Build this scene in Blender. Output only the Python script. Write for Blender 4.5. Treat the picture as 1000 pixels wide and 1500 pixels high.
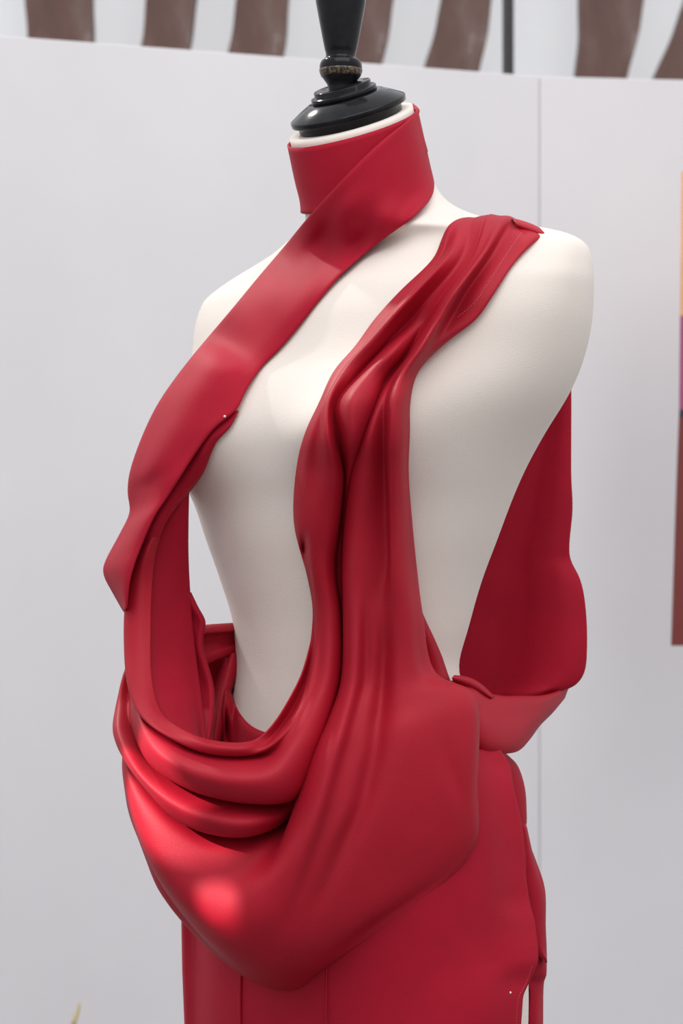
import bpy, math
import numpy as np
from mathutils import Vector
from mathutils.bvhtree import BVHTree

for o in list(bpy.data.objects):
    bpy.data.objects.remove(o, do_unlink=True)
scene = bpy.context.scene
COL = scene.collection

# ------------------------------------------------------------------ camera
FPX = 3333.33          # focal length in pixels of the 1000x1500 frame
D = 2.0                # camera to the axis of the dress form
ZC = 1.25              # camera height
cam_d = bpy.data.cameras.new('camera')
cam = bpy.data.objects.new('camera', cam_d)
COL.objects.link(cam)
cam.location = (0, -D, ZC)
cam.rotation_euler = (math.pi / 2, 0, 0)
cam_d.sensor_fit = 'VERTICAL'
cam_d.sensor_height = 36.0
cam_d.sensor_width = 24.0
cam_d.lens = 36.0 * FPX / 1500.0
cam_d.dof.use_dof = True
cam_d.dof.focus_distance = 1.9
cam_d.dof.aperture_fstop = 9.0
cam_d.clip_end = 100
scene.camera = cam

# ------------------------------------------------------------------ light
scene.view_settings.view_transform = 'Standard'
scene.view_settings.look = 'None'
scene.view_settings.gamma = 1.0
scene.view_settings.use_curve_mapping = False
scene.view_settings.exposure = 0.15

world = bpy.data.worlds.new('World')
scene.world = world
world.use_nodes = True
wn = world.node_tree
wn.nodes.clear()
w_out = wn.nodes.new('ShaderNodeOutputWorld')
w_bg = wn.nodes.new('ShaderNodeBackground')
w_tc = wn.nodes.new('ShaderNodeTexCoord')
w_sep = wn.nodes.new('ShaderNodeSeparateXYZ')
w_ramp = wn.nodes.new('ShaderNodeValToRGB')
wn.links.new(w_tc.outputs['Generated'], w_sep.inputs[0])
wn.links.new(w_sep.outputs['Z'], w_ramp.inputs[0])
wn.links.new(w_ramp.outputs[0], w_bg.inputs[0])
wn.links.new(w_bg.outputs[0], w_out.inputs[0])
w_ramp.color_ramp.elements[0].position = 0.0
w_ramp.color_ramp.elements[0].color = (0.74, 0.725, 0.735, 1)
w_ramp.color_ramp.elements[1].position = 0.75
w_ramp.color_ramp.elements[1].color = (0.93, 0.96, 1.0, 1)
w_bg.inputs[1].default_value = 0.95

sun_d = bpy.data.lights.new('sun', 'SUN')
sun = bpy.data.objects.new('sun', sun_d)
COL.objects.link(sun)
sun_d.energy = 1.5
sun_d.angle = math.radians(3.0)
sun_d.color = (1.0, 0.95, 0.88)
SUN_EL, SUN_AZ = math.radians(44), math.radians(140)
to_sun = Vector((-math.sin(SUN_AZ) * math.cos(SUN_EL), -math.cos(SUN_AZ) * math.cos(SUN_EL), math.sin(SUN_EL)))
sun.rotation_euler = to_sun.to_track_quat('Z', 'Y').to_euler()
sun.location = to_sun * 8

# added soft area lamp overhead, brightens panel tops and gives the folds top light
top_fill_d = bpy.data.lights.new('overhead_fill', 'AREA')
top_fill = bpy.data.objects.new('overhead_fill', top_fill_d)
COL.objects.link(top_fill)
top_fill_d.shape = 'RECTANGLE'
top_fill_d.size, top_fill_d.size_y = 3.6, 2.6
top_fill_d.energy = 74
top_fill_d.color = (1.0, 0.985, 0.97)
top_fill.location = (0.35, -1.5, 4.2)
top_fill.rotation_euler = (Vector((0.35, -1.5, 4.2)) - Vector((0, 0.7, 1.4))).to_track_quat('Z', 'Y').to_euler()


# added spot lamps standing in for sun patches on the left of the cowl
for at_, rad_, beam_dir in ((Vector((-0.150, -0.13, 1.015)), 0.042, Vector((-0.78, -0.38, 0.60))), (Vector((-0.096, -0.155, 0.930)), 0.021, Vector((-0.60, -0.66, 0.46)))):
    beam_dir.normalize()
    beam_d = bpy.data.lights.new('sun_patch_spot', 'SPOT')
    beam = bpy.data.objects.new('sun_patch_spot', beam_d)
    COL.objects.link(beam)
    beam_d.energy = (2200 if rad_ > .03 else 1500) * (2.0 / 5.0) ** 2
    beam_d.color = (1.0, 0.95, 0.88)
    beam_d.shadow_soft_size = 0.008
    beam.location = at_ + beam_dir * 2.0
    beam.rotation_euler = beam_dir.to_track_quat('Z', 'Y').to_euler()
    beam_d.spot_size = 2 * math.atan(rad_ / 2.0)
    beam_d.spot_blend = 0.08 if rad_ > .03 else 0.6


# ------------------------------------------------------------------ helpers
def Pt(px, py, d_mm=0.0):
    """point seen at photo pixel (px, py), d_mm millimetres nearer than the form's axis"""
    y = -d_mm * 0.001
    k = (D + y) / FPX
    return np.array([(px - 500.0) * k, y, ZC + (750.0 - py) * k])


def far(px, py, y):
    return Pt(px, py, -1000.0 * y)


def tag(o, label=None, cat=None, group=None, kind=None):
    if label: o['label'] = label
    if cat: o['category'] = cat
    if group: o['group'] = group
    if kind: o['kind'] = kind
    return o


def empty(name, loc):
    o = bpy.data.objects.new(name, None)
    o.empty_display_size = 0.05
    o.location = loc
    COL.objects.link(o)
    return o


def mesh_obj(name, verts, faces, mat, parent=None, smooth=True, loc=None):
    if parent is not None:
        base = np.array(parent.location)
        q = parent.parent
        while q is not None:
            base = base + np.array(q.location)
            q = q.parent
    else:
        base = np.array(loc if loc is not None else (0, 0, 0), dtype=float)
    me = bpy.data.meshes.new(name)
    me.from_pydata([tuple(np.asarray(v, dtype=float) - base) for v in verts], [], faces)
    me.polygons.foreach_set('use_smooth', [smooth] * len(me.polygons))
    for m in (mat if isinstance(mat, (list, tuple)) else [mat]):
        me.materials.append(m)
    me.update()
    o = bpy.data.objects.new(name, me)
    COL.objects.link(o)
    if parent is not None:
        o.parent = parent
    else:
        o.location = base
    return o


def grid_faces(nu, nv, closed_v=False):
    f = []
    for i in range(nu - 1):
        for j in range(nv if closed_v else nv - 1):
            j2 = (j + 1) % nv
            f.append((i * nv + j, i * nv + j2, (i + 1) * nv + j2, (i + 1) * nv + j))
    return f


def crom(P, n_per):
    """centripetal Catmull-Rom through P (k x c), n_per samples on each span"""
    P = np.asarray(P, dtype=float)
    k = len(P)
    ext = np.vstack([2 * P[0] - P[1], P, 2 * P[-1] - P[-2]])
    out = []
    for i in range(k - 1):
        p0, p1, p2, p3 = ext[i], ext[i + 1], ext[i + 2], ext[i + 3]
        e = 1e-5
        t0 = 0.0
        t1 = t0 + max(np.linalg.norm(p1 - p0), e) ** 0.5
        t2 = t1 + max(np.linalg.norm(p2 - p1), e) ** 0.5
        t3 = t2 + max(np.linalg.norm(p3 - p2), e) ** 0.5
        for s in range(n_per):
            t = t1 + (t2 - t1) * s / n_per
            a1 = (t1 - t) / (t1 - t0) * p0 + (t - t0) / (t1 - t0) * p1
            a2 = (t2 - t) / (t2 - t1) * p1 + (t - t1) / (t2 - t1) * p2
            a3 = (t3 - t) / (t3 - t2) * p2 + (t - t2) / (t3 - t2) * p3
            b1 = (t2 - t) / (t2 - t0) * a1 + (t - t0) / (t2 - t0) * a2
            b2 = (t3 - t) / (t3 - t1) * a2 + (t - t1) / (t3 - t1) * a3
            out.append((t2 - t) / (t2 - t1) * b1 + (t - t1) / (t2 - t1) * b2)
    out.append(P[-1])
    return np.array(out)


def loft(ctrl, nu=6, nv=6, smooth=2):
    """ctrl: stations x rails x 3 world points -> dense grid"""
    ctrl = np.asarray(ctrl, dtype=float)
    rails = [crom(ctrl[:, j], nu) for j in range(ctrl.shape[1])]
    R = np.stack(rails, axis=1)
    G = np.stack([crom(R[i], nv) for i in range(R.shape[0])], axis=0)
    for _ in range(smooth):
        H = G.copy()
        H[1:-1, 1:-1] = 0.5 * G[1:-1, 1:-1] + 0.125 * (G[:-2, 1:-1] + G[2:, 1:-1] + G[1:-1, :-2] + G[1:-1, 2:])
        H[1:-1, 0] = 0.5 * G[1:-1, 0] + 0.25 * (G[:-2, 0] + G[2:, 0])
        H[1:-1, -1] = 0.5 * G[1:-1, -1] + 0.25 * (G[:-2, -1] + G[2:, -1])
        G = H
    return G


def cloth_obj(name, G, mat, parent, thick=0.0016, rim=None, sub=0):
    nu, nv = G.shape[:2]
    mats = [mat] + ([rim] if rim else [])
    o = mesh_obj(name, G.reshape(-1, 3), grid_faces(nu, nv), mats, parent)
    s = o.modifiers.new('thickness', 'SOLIDIFY')
    s.thickness = thick
    s.offset = 0.0
    if rim:
        s.material_offset_rim = 1
    if sub:
        m = o.modifiers.new('smooth', 'SUBSURF')
        m.levels = m.render_levels = sub
    return o


def lathe(profile, origin, axis=(0, 0, 1), seg=64):
    ax = Vector(axis).normalized()
    q = Vector((0, 0, 1)).rotation_difference(ax)
    verts, n = [], len(profile)
    for r, s in profile:
        for k in range(seg):
            a = 2 * math.pi * k / seg
            v = q @ Vector((r * math.cos(a), r * math.sin(a), s))
            verts.append(np.array(origin) + np.array(v))
    f = grid_faces(n, seg, True)
    f.append(tuple(range(seg - 1, -1, -1)))
    f.append(tuple((n - 1) * seg + k for k in range(seg)))
    return verts, f


def tube(path, rad, seg=10):
    path = np.asarray(path, dtype=float)
    n = len(path)
    rad = np.broadcast_to(np.asarray(rad, dtype=float), (n,))
    verts = []
    for i in range(n):
        t = path[min(i + 1, n - 1)] - path[max(i - 1, 0)]
        t = t / max(np.linalg.norm(t), 1e-9)
        a = np.array([1.0, 0, 0]) if abs(t[0]) < 0.8 else np.array([0, 1.0, 0])
        u = np.cross(t, a); u /= np.linalg.norm(u)
        w = np.cross(t, u)
        for k in range(seg):
            an = 2 * math.pi * k / seg
            verts.append(path[i] + rad[i] * (math.cos(an) * u + math.sin(an) * w))
    f = grid_faces(n, seg, True)
    f.append(tuple(range(seg - 1, -1, -1)))
    f.append(tuple((n - 1) * seg + k for k in range(seg)))
    return verts, f


def crisp(prof, e=0.7):
    """hold the corners of a turned profile with close pairs of points"""
    P = [np.array(p, dtype=float) for p in prof]
    out = [P[0]]
    for i in range(1, len(P) - 1):
        for q in (P[i - 1], P[i + 1]):
            v = q - P[i]
            out.append(P[i] + v / np.linalg.norm(v) * min(e, .4 * np.linalg.norm(v)))
    return out + [P[-1]]


def box(c, s):
    x, y, z = c; a, b, h = s[0] / 2, s[1] / 2, s[2] / 2
    v = [(x + i * a, y + j * b, z + k * h) for k in (-1, 1) for j in (-1, 1) for i in (-1, 1)]
    f = [(0, 2, 3, 1), (4, 5, 7, 6), (0, 1, 5, 4), (2, 6, 7, 3), (0, 4, 6, 2), (1, 3, 7, 5)]
    return v, f


# ------------------------------------------------------------------ materials
def new_mat(name):
    m = bpy.data.materials.new(name)
    m.use_nodes = True
    nt = m.node_tree
    b = nt.nodes['Principled BSDF']
    return m, nt, b


def add_noise(nt, scale, detail=4.0, rough=0.55, vec_scale=None):
    tc = nt.nodes.new('ShaderNodeTexCoord')
    nz = nt.nodes.new('ShaderNodeTexNoise')
    nz.inputs['Scale'].default_value = scale
    nz.inputs['Detail'].default_value = detail
    nz.inputs['Roughness'].default_value = rough
    if vec_scale:
        mp = nt.nodes.new('ShaderNodeMapping')
        mp.inputs['Scale'].default_value = vec_scale
        nt.links.new(tc.outputs['Object'], mp.inputs[0])
        nt.links.new(mp.outputs[0], nz.inputs['Vector'])
    else:
        nt.links.new(tc.outputs['Object'], nz.inputs['Vector'])
    return nz


def ramp(nt, fac, stops):
    r = nt.nodes.new('ShaderNodeValToRGB')
    cr = r.color_ramp
    while len(cr.elements) < len(stops):
        cr.elements.new(0.5)
    for e, (p, c) in zip(cr.elements, stops):
        e.position = p
        e.color = (c[0], c[1], c[2], 1)
    nt.links.new(fac, r.inputs[0])
    return r


def bump(nt, b, height, strength, dist=0.001):
    bp = nt.nodes.new('ShaderNodeBump')
    bp.inputs['Strength'].default_value = strength
    bp.inputs['Distance'].default_value = dist
    nt.links.new(height, bp.inputs['Height'])
    nt.links.new(bp.outputs[0], b.inputs['Normal'])


def fabric(name, col, rough, spec, sheen, weave=1500, wstr=0.12, sheen_tint=(1, .55, .6, 1), spec_tint=(1, .48, .51, 1)):
    m, nt, b = new_mat(name)
    nz = add_noise(nt, weave, 2.0, 0.6)
    big = add_noise(nt, 14, 3.0)
    c2 = tuple(min(1, c * 1.10) for c in col)
    c1 = tuple(c * 0.92 for c in col)
    r = ramp(nt, big.outputs['Fac'], [(0.3, c1), (0.7, c2)])
    nt.links.new(r.outputs[0], b.inputs['Base Color'])
    b.inputs['Roughness'].default_value = rough
    b.inputs['Specular IOR Level'].default_value = spec
    b.inputs['Sheen Weight'].default_value = sheen
    b.inputs['Sheen Roughness'].default_value = 0.5
    b.inputs['Sheen Tint'].default_value = sheen_tint
    b.inputs['Specular Tint'].default_value = spec_tint
    bump(nt, b, nz.outputs['Fac'], wstr, 0.0006)
    return m


M_SATIN = fabric('red_satin', (0.345, 0.005, 0.018), 0.57, 0.48, 0.0, weave=850, wstr=0.30)
M_CREPE = fabric('red_crepe', (0.345, 0.006, 0.022), 0.66, 0.28, 0.02, weave=850, wstr=0.30)
M_EDGE = fabric('dark_overlock_thread', (0.05, 0.004, 0.008), 0.8, 0.2, 0.0)
M_CANVAS = fabric('cream_canvas', (0.75, 0.68, 0.62), 0.85, 0.2, 0.15, weave=800, wstr=0.35, sheen_tint=(1, 1, 1, 1), spec_tint=(1, 1, 1, 1))
# a few faint tan specks on the canvas
_nt = M_CANVAS.node_tree
_b = _nt.nodes['Principled BSDF']
_v = _nt.nodes.new('ShaderNodeTexVoronoi'); _v.inputs['Scale'].default_value = 14
_tc = _nt.nodes.new('ShaderNodeTexCoord'); _nt.links.new(_tc.outputs['Object'], _v.inputs['Vector'])
_r = ramp(_nt, _v.outputs['Distance'], [(0.015, (0.62, 0.53, 0.42)), (0.05, (0.75, 0.68, 0.62))])
_nt.links.new(_r.outputs[0], _b.inputs['Base Color'])

M_BLACK, nt, b = new_mat('black_lacquered_wood')
nz = add_noise(nt, 60, 5)
r = ramp(nt, nz.outputs['Fac'], [(0.35, (0.006, 0.006, 0.008)), (0.8, (0.016, 0.015, 0.016))])
nt.links.new(r.outputs[0], b.inputs['Base Color'])
b.inputs['Roughness'].default_value = 0.12
b.inputs['Specular IOR Level'].default_value = 0.18
bump(nt, b, nz.outputs['Fac'], 0.05, 0.001)

M_WORN, nt, b = new_mat('worn_bronze_ring')
nz = add_noise(nt, 420, 3, 0.7)
r = ramp(nt, nz.outputs['Fac'], [(0.45, (0.010, 0.009, 0.009)), (0.62, (0.20, 0.13, 0.07))])
nt.links.new(r.outputs[0], b.inputs['Base Color'])
b.inputs['Roughness'].default_value = 0.35

M_PANEL, nt, b = new_mat('white_painted_panel')
nz = add_noise(nt, 3.0, 5, 0.6, (1, 1, 0.7))
r = ramp(nt, nz.outputs['Fac'], [(0.35, (0.70, 0.685, 0.705)), (0.65, (0.735, 0.72, 0.74))])
nt.links.new(r.outputs[0], b.inputs['Base Color'])
b.inputs['Roughness'].default_value = 0.6
nz2 = add_noise(nt, 40, 4)
bump(nt, b, nz2.outputs['Fac'], 0.03, 0.002)

M_FARWALL, nt, b = new_mat('pale_translucent_wall')
nz = add_noise(nt, 5, 4)
r = ramp(nt, nz.outputs['Fac'], [(0.3, (0.86, 0.88, 0.89)), (0.7, (0.92, 0.93, 0.94))])
nt.links.new(r.outputs[0], b.inputs['Base Color'])
b.inputs['Roughness'].default_value = 0.8

_tr = nt.nodes.new('ShaderNodeBsdfTranslucent')  # translucency added so light from behind brightens the far wall
_mx = nt.nodes.new('ShaderNodeMixShader')
_mx.inputs[0].default_value = 0.5
_tr.inputs[0].default_value = (0.93, 0.96, 1.0, 1)
nt.links.new(b.outputs[0], _mx.inputs[1]); nt.links.new(_tr.outputs[0], _mx.inputs[2])
nt.links.new(_mx.outputs[0], nt.nodes['Material Output'].inputs[0])

M_RUST, nt, b = new_mat('weathered_brown_steel')
nz = add_noise(nt, 7, 8, 0.65, (1.0, 1.0, 0.35))
r = ramp(nt, nz.outputs['Fac'], [(0.30, (0.085, 0.045, 0.040)), (0.48, (0.13, 0.065, 0.052)), (0.60, (0.17, 0.105, 0.09)), (0.72, (0.42, 0.36, 0.34))])
nt.links.new(r.outputs[0], b.inputs['Base Color'])
b.inputs['Roughness'].default_value = 0.65
bump(nt, b, nz.outputs['Fac'], 0.3, 0.004)

M_FLOOR, nt, b = new_mat('grey_stone_paving')
nz = add_noise(nt, 6, 6)
r = ramp(nt, nz.outputs['Fac'], [(0.3, (0.15, 0.145, 0.145)), (0.7, (0.21, 0.20, 0.20))])
nt.links.new(r.outputs[0], b.inputs['Base Color'])
b.inputs['Roughness'].default_value = 0.8


def flat(name, col, rough=0.6, metal=0.0):
    m, nt, b = new_mat(name)
    nz = add_noise(nt, 30, 3)
    r = ramp(nt, nz.outputs['Fac'], [(0.3, tuple(c * 0.94 for c in col)), (0.7, tuple(min(1, c * 1.04) for c in col))])
    nt.links.new(r.outputs[0], b.inputs['Base Color'])
    b.inputs['Roughness'].default_value = rough
    b.inputs['Metallic'].default_value = metal
    return m


M_STEEL_D = flat('dark_steel', (0.03, 0.028, 0.03), 0.5)
M_STEEL_L = flat('grey_steel', (0.22, 0.20, 0.19), 0.5)
M_ORANGE = flat('orange_print', (0.85, 0.42, 0.16))
M_MAGENTA = flat('magenta_print', (0.36, 0.07, 0.17))
M_INK = flat('black_print', (0.02, 0.02, 0.035))
M_BRICK = flat('brick_red_print', (0.17, 0.025, 0.02))
M_STRAW = flat('dry_straw', (0.62, 0.50, 0.26), 0.8)
M_PIN = flat('pearl_pin_head', (0.85, 0.72, 0.66), 0.25)
M_PINSTEEL = flat('pin_steel', (0.6, 0.6, 0.62), 0.25, 1.0)

# ------------------------------------------------------------------ setting
o = mesh_obj('floor', *box((0, 1.0, -0.05), (16, 14, 0.1)), M_FLOOR, smooth=False); tag(o, kind='structure')

Y_SEAM = 1.62
H_TOP = far(790, 112, Y_SEAM)[2]


def panel(name, pxa, pya, pxb, pyb):
    """upright panel between two photo columns; each top height fixes how far away that end is"""
    ends = []
    for px, py in ((pxa, pya), (pxb, pyb)):
        dist = (H_TOP - ZC) * FPX / (750.0 - py)
        ends.append(((px - 500.0) * dist / FPX, dist - D))
    (xa, ya), (xb, yb) = ends
    # stretch well past the frame
    return np.array([xa, ya]), np.array([xb, yb])


A, B = panel('left', 0, 52, 790.0, 111.6)
C_, E_ = panel('right', 790.4, 111.7, 1000, 117)
dirL = (A - B) / np.linalg.norm(A - B)
dirR = (E_ - C_) / np.linalg.norm(E_ - C_)


def slab(name, p, q, z0, z1, th, mat):
    n = np.array([-(q - p)[1], (q - p)[0]]); n /= np.linalg.norm(n)
    if n[1] < 0: n = -n
    v = []
    for z in (z0, z1):
        for a in (p, q, q + n * th, p + n * th):
            v.append((a[0], a[1], z))
    f = [(0, 3, 2, 1), (4, 5, 6, 7), (0, 1, 5, 4), (1, 2, 6, 5), (2, 3, 7, 6), (3, 0, 4, 7)]
    o = mesh_obj(name, v, f, mat, smooth=False)
    bv = o.modifiers.new('edge', 'BEVEL'); bv.width = 0.0015; bv.segments = 2
    return tag(o, kind='structure')


slab('wall_left', B, B + dirL * 2.6, 0.0, H_TOP, 0.04, M_PANEL)
slab('wall_right', C_ , C_ + dirR * 2.0, 0.0, H_TOP, 0.04, M_PANEL)

Y_FAR = 3.3
o = mesh_obj('wall_back', [(-4.5, Y_FAR, 0), (4.5, Y_FAR, 0), (4.5, Y_FAR, 3.8), (-4.5, Y_FAR, 3.8)], [(0, 1, 2, 3)], M_FARWALL, smooth=False); tag(o, kind='structure')

# curved brown ribs standing in front of the pale wall behind the panels
Y_RIB = 3.1
ribs = [
    ((38, 130), (36, 133), 'far left of the picture', 'brown weathered steel rib furthest left above the white panel'),
    ((200, 268), (213, 285), '', 'brown steel rib with a pale scratch, second from the left'),
    ((328, 410), (345, 422), '', 'greyish brown steel rib just left of the black finial'),
    ((482, 557), (500, 576), '', 'brown steel rib half hidden behind the black finial'),
    ((620, 703), (645, 720), '', 'brown steel rib just left of the thin dark post'),
    ((845, 922), (850, 943), '', 'plain reddish brown steel rib right of the thin dark post'),
    ((964, 1040), (1004, 1084), '', 'brown steel rib cut off by the right edge of the picture'),
]
for (b0, b1), (t0, t1), _, lab in ribs:
    # edges run through the two rows seen in the photo and carry on as a gentle arc
    prof = []
    for py in (1570, 700, 170, 100, 50, 0, -120, -300, -520):
        u = (100 - py) / 100.0
        bow = 0.0 if py >= 0 else -3.0 * (u - 1.0) ** 2
        u = max(u, -0.7)
        if py > 100: bow = 0.0
        sag = 3.0 * math.sin(math.pi * min(max(u, 0), 1))
        xl = b0 + (t0 - b0) * u + bow + sag
        xr = b1 + (t1 - b1) * u + bow + sag
        prof.append((far(xl, py, Y_RIB), far(xr, py, Y_RIB)))
    L = crom([p[0] for p in prof], 5); R = crom([p[1] for p in prof], 5)
    off = np.array([0, 0.07, 0])
    n = len(L)
    vs = np.stack([L, R, R + off, L + off], axis=1).reshape(-1, 3)
    fs = grid_faces(n, 4, True) + [(0, 1, 2, 3), tuple((n - 1) * 4 + k for k in (3, 2, 1, 0))]
    base = vs[0].copy()
    o = mesh_obj('steel_rib', vs, fs, M_RUST, smooth=False, loc=base)
    tag(o, lab, 'rib', 'brown steel ribs behind the white panels')

# thin double post
pr = empty('metal_post', tuple(far(744, 750, 2.4) * np.array([1, 1, 0])))
tag(pr, 'thin dark metal post rising behind the joint of the white panels', 'post')
wpx = (D + 2.4) / FPX
for px in (739, 749):
    c = far(px, 0, 2.4)
    mesh_obj('rail', *box((c[0], c[1], 1.7), (5.2 * wpx, 0.03, 3.4)), M_STEEL_D, pr, smooth=False)
c = far(744, 0, 2.4)
mesh_obj('web', *box((c[0], c[1] + 0.01, 1.7), (6.0 * wpx, 0.012, 3.4)), M_STEEL_L, pr, smooth=False)

# hanging printed banner at the right edge
ban = empty('printed_banner', tuple(far(1040, 945, 1.35)))
tag(ban, 'tall printed banner in orange, magenta and brick red hanging at the right edge', 'banner')
bands = [('orange_field', 250, 462, M_ORANGE), ('magenta_field', 462, 600, M_MAGENTA), ('black_line', 600, 611, M_INK), ('brick_red_field', 611, 946, M_BRICK)]


def ban_x(py):
    return np.interp(py, [250, 460, 600, 700, 946], [999.5, 997.5, 996.0, 992.0, 984.0])


for nm, y0, y1, mt in bands:
    L = [far(ban_x(y), y, 1.35) for y in np.linspace(y0, y1, 6)]
    R = [far(1100, y, 1.35) for y in np.linspace(y0, y1, 6)]
    off = np.array([0, 0.012, 0])
    vs = np.stack([L, R, np.array(R) + off, np.array(L) + off], axis=1).reshape(-1, 3)
    fs = grid_faces(6, 4, True) + [(0, 1, 2, 3), (23, 22, 21, 20)]
    mesh_obj(nm, vs, fs, mt, ban, smooth=False)

# ------------------------------------------------------------------ dress form
YAW = math.radians(40)
CY, SY = math.cos(YAW), math.sin(YAW)
#        py    L    R     W     F     B    n    tilt  lean
ROWS = [
    (183, 424, 604, .055, .055, .055, 2.0, .43, .022),
    (240, 437, 617, .055, .055, .055, 2.0, .43, .016),
    (285, 447, 632, .056, .057, .056, 2.0, .38, .010),
    (312, 447, 655, .062, .058, .060, 2.0, .24, .006),
    (328, 440, 700, .080, .056, .064, 2.0, .12, .002),
    (343, 420, 768, .110, .056, .068, 2.1, .04, .000),
    (358, 400, 835, .145, .058, .072, 2.2, 0, -.002),
    (378, 366, 862, .168, .062, .080, 2.3, 0, -.004),
    (402, 328, 868, .182, .068, .088, 2.4, 0, -.004),
    (430, 297, 870, .188, .076, .095, 2.4, 0, -.003),
    (475, 284, 868, .188, .086, .102, 2.4, 0, 0),
    (525, 280, 858, .182, .094, .106, 2.3, 0, 0),
    (575, 262, 838, .172, .100, .108, 2.2, 0, 0),
    (640, 240, 797, .158, .102, .106, 2.1, 0, 0),
    (690, 258, 769, .149, .100, .101, 2.1, 0, 0),
    (730, 281, 751, .142, .098, .096, 2.1, 0, 0),
    (790, 301, 728, .133, .095, .090, 2.1, 0, 0),
    (850, 322, 705, .126, .092, .084, 2.1, 0, 0),
    (920, 342, 685, .118, .089, .080, 2.1, 0, 0),
    (975, 346, 671, .114, .087, .080, 2.1, 0, 0),
    (1015, 341, 684, .118, .088, .086, 2.1, 0, 0),
    (1070, 326, 715, .132, .092, .100, 2.1, 0, 0),
    (1130, 308, 745, .145, .096, .112, 2.1, 0, 0),
    (1210, 290, 760, .158, .102, .122, 2.1, 0, 0),
    (1320, 278, 770, .168, .106, .128, 2.1, 0, 0),
    (1450, 275, 774, .170, .104, .126, 2.1, 0, 0),
    (1600, 277, 766, .166, .100, .120, 2.1, 0, 0),
    (1720, 282, 758, .162, .098, .116, 2.1, 0, 0),
]
NPHI = 128
PHI = np.arange(NPHI) * 2 * math.pi / NPHI


def ring_local(row, phi):
    py, L, R, W, F, B, n, tilt, lean = row
    c, s = np.cos(phi), np.sin(phi)
    X = W * np.sign(c) * np.abs(c) ** (2 / n)
    Yf = np.where(s > 0, F, B) * np.sign(s) * np.abs(s) ** (2 / n)
    amp = 0.030 * math.exp(-((py - 640) / (78.0 if py < 640 else 62.0)) ** 2)
    Yf = Yf + np.where(s > 0, 1, 0) * amp * (np.exp(-((X - .078) / .048) ** 2) + np.exp(-((X + .078) / .048) ** 2)) * np.clip(s * 1.6, 0, 1)
    # slight hollow of the spine
    return X, Yf


def ring_world(row, k, sx, phi=PHI):
    py, L, R, W, F, B, n, tilt, lean = row
    X, Yf = ring_local(row, phi)
    X, Yf = X * k, Yf * k
    z = ZC + (750 - py) * D / FPX - tilt * Yf
    Yl = Yf + lean
    return np.stack([X * CY - Yl * SY + sx, -X * SY - Yl * CY, z], axis=1)


def project(P):
    P = np.asarray(P)
    dist = D + P[..., 1]
    return 500 + FPX * P[..., 0] / dist, 750 - FPX * (P[..., 2] - ZC) / dist


rows_d = []
keys = np.array([r[0] for r in ROWS], dtype=float)
tab = np.array(ROWS, dtype=float)


def pchip(x, y, xq):
    h = np.diff(x); dl = np.diff(y) / h
    m = np.zeros_like(y)
    for i in range(1, len(x) - 1):
        if dl[i - 1] * dl[i] > 0:
            w1, w2 = 2 * h[i] + h[i - 1], h[i] + 2 * h[i - 1]
            m[i] = (w1 + w2) / (w1 / dl[i - 1] + w2 / dl[i])
    m[0], m[-1] = dl[0], dl[-1]
    i = np.clip(np.searchsorted(x, xq) - 1, 0, len(x) - 2)
    t = (xq - x[i]) / h[i]
    return ((1 + 2 * t) * (1 - t) ** 2 * y[i] + t * (1 - t) ** 2 * h[i] * m[i] + t * t * (3 - 2 * t) * y[i + 1] + t * t * (t - 1) * h[i] * m[i + 1])


PYQ = np.concatenate([np.arange(183, 300, 6), np.arange(300, 440, 3.5), np.arange(440, 1720.1, 9)])
fit = []
for q in PYQ:
    row = [q] + [float(pchip(keys, tab[:, c], np.array([q]))[0]) for c in range(1, 9)]
    k, sx = 1.0, 0.0
    for _ in range(12):
        px, _py = project(ring_world(row, k, sx))
        w_now, w_want = px.max() - px.min(), row[2] - row[1]
        k *= w_want / w_now
        px, _py = project(ring_world(row, k, sx))
        sx += ((row[1] + row[2]) / 2 - (px.max() + px.min()) / 2) * D / FPX
    fit.append((row, k, sx))
TORSO = np.array([ring_world(r, k, sx) for r, k, sx in fit])
for _ in range(3):
    T2 = TORSO.copy()
    T2[1:-1] = 0.5 * TORSO[1:-1] + 0.25 * (TORSO[:-2] + TORSO[2:])
    TORSO = T2

form_base = (float(TORSO[-1][:, 0].mean()), float(TORSO[-1][:, 1].mean()), 0.0)
form = empty('dress_form', form_base)
tag(form, 'cream canvas dress form torso with black turned neck cap wearing red drapery', 'dress form')

nr = len(TORSO)
tv = list(TORSO.reshape(-1, 3))
tf = [tuple(reversed(f)) for f in grid_faces(nr, NPHI, True)]
tv.append(TORSO[0].mean(axis=0)); it = len(tv) - 1
tv.append(TORSO[-1].mean(axis=0) + np.array([0, 0, -0.02])); ib = len(tv) - 1
for j in range(NPHI):
    tf.append((it, j, (j + 1) % NPHI))
    tf.append((ib, (nr - 1) * NPHI + (j + 1) % NPHI, (nr - 1) * NPHI + j))
torso = mesh_obj('torso', tv, tf, M_CANVAS, form)
BVH = BVHTree.FromPolygons([Vector(v) for v in tv], tf)
CAMP = Vector((0, -D, ZC))


def body_d(px, py):
    """depth in mm (towards the camera) of the canvas torso seen at a photo pixel"""
    dr = (Vector(Pt(px, py, 0)) - CAMP).normalized()
    hit = BVH.ray_cast(CAMP, dr)
    return None if hit[0] is None else -hit[0].y * 1000.0


def bp(px, py, rel, fallback=None):
    d = body_d(px, py)
    if d is None:
        d = fallback if fallback is not None else 0.0
    return Pt(px, py, d + rel)


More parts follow.
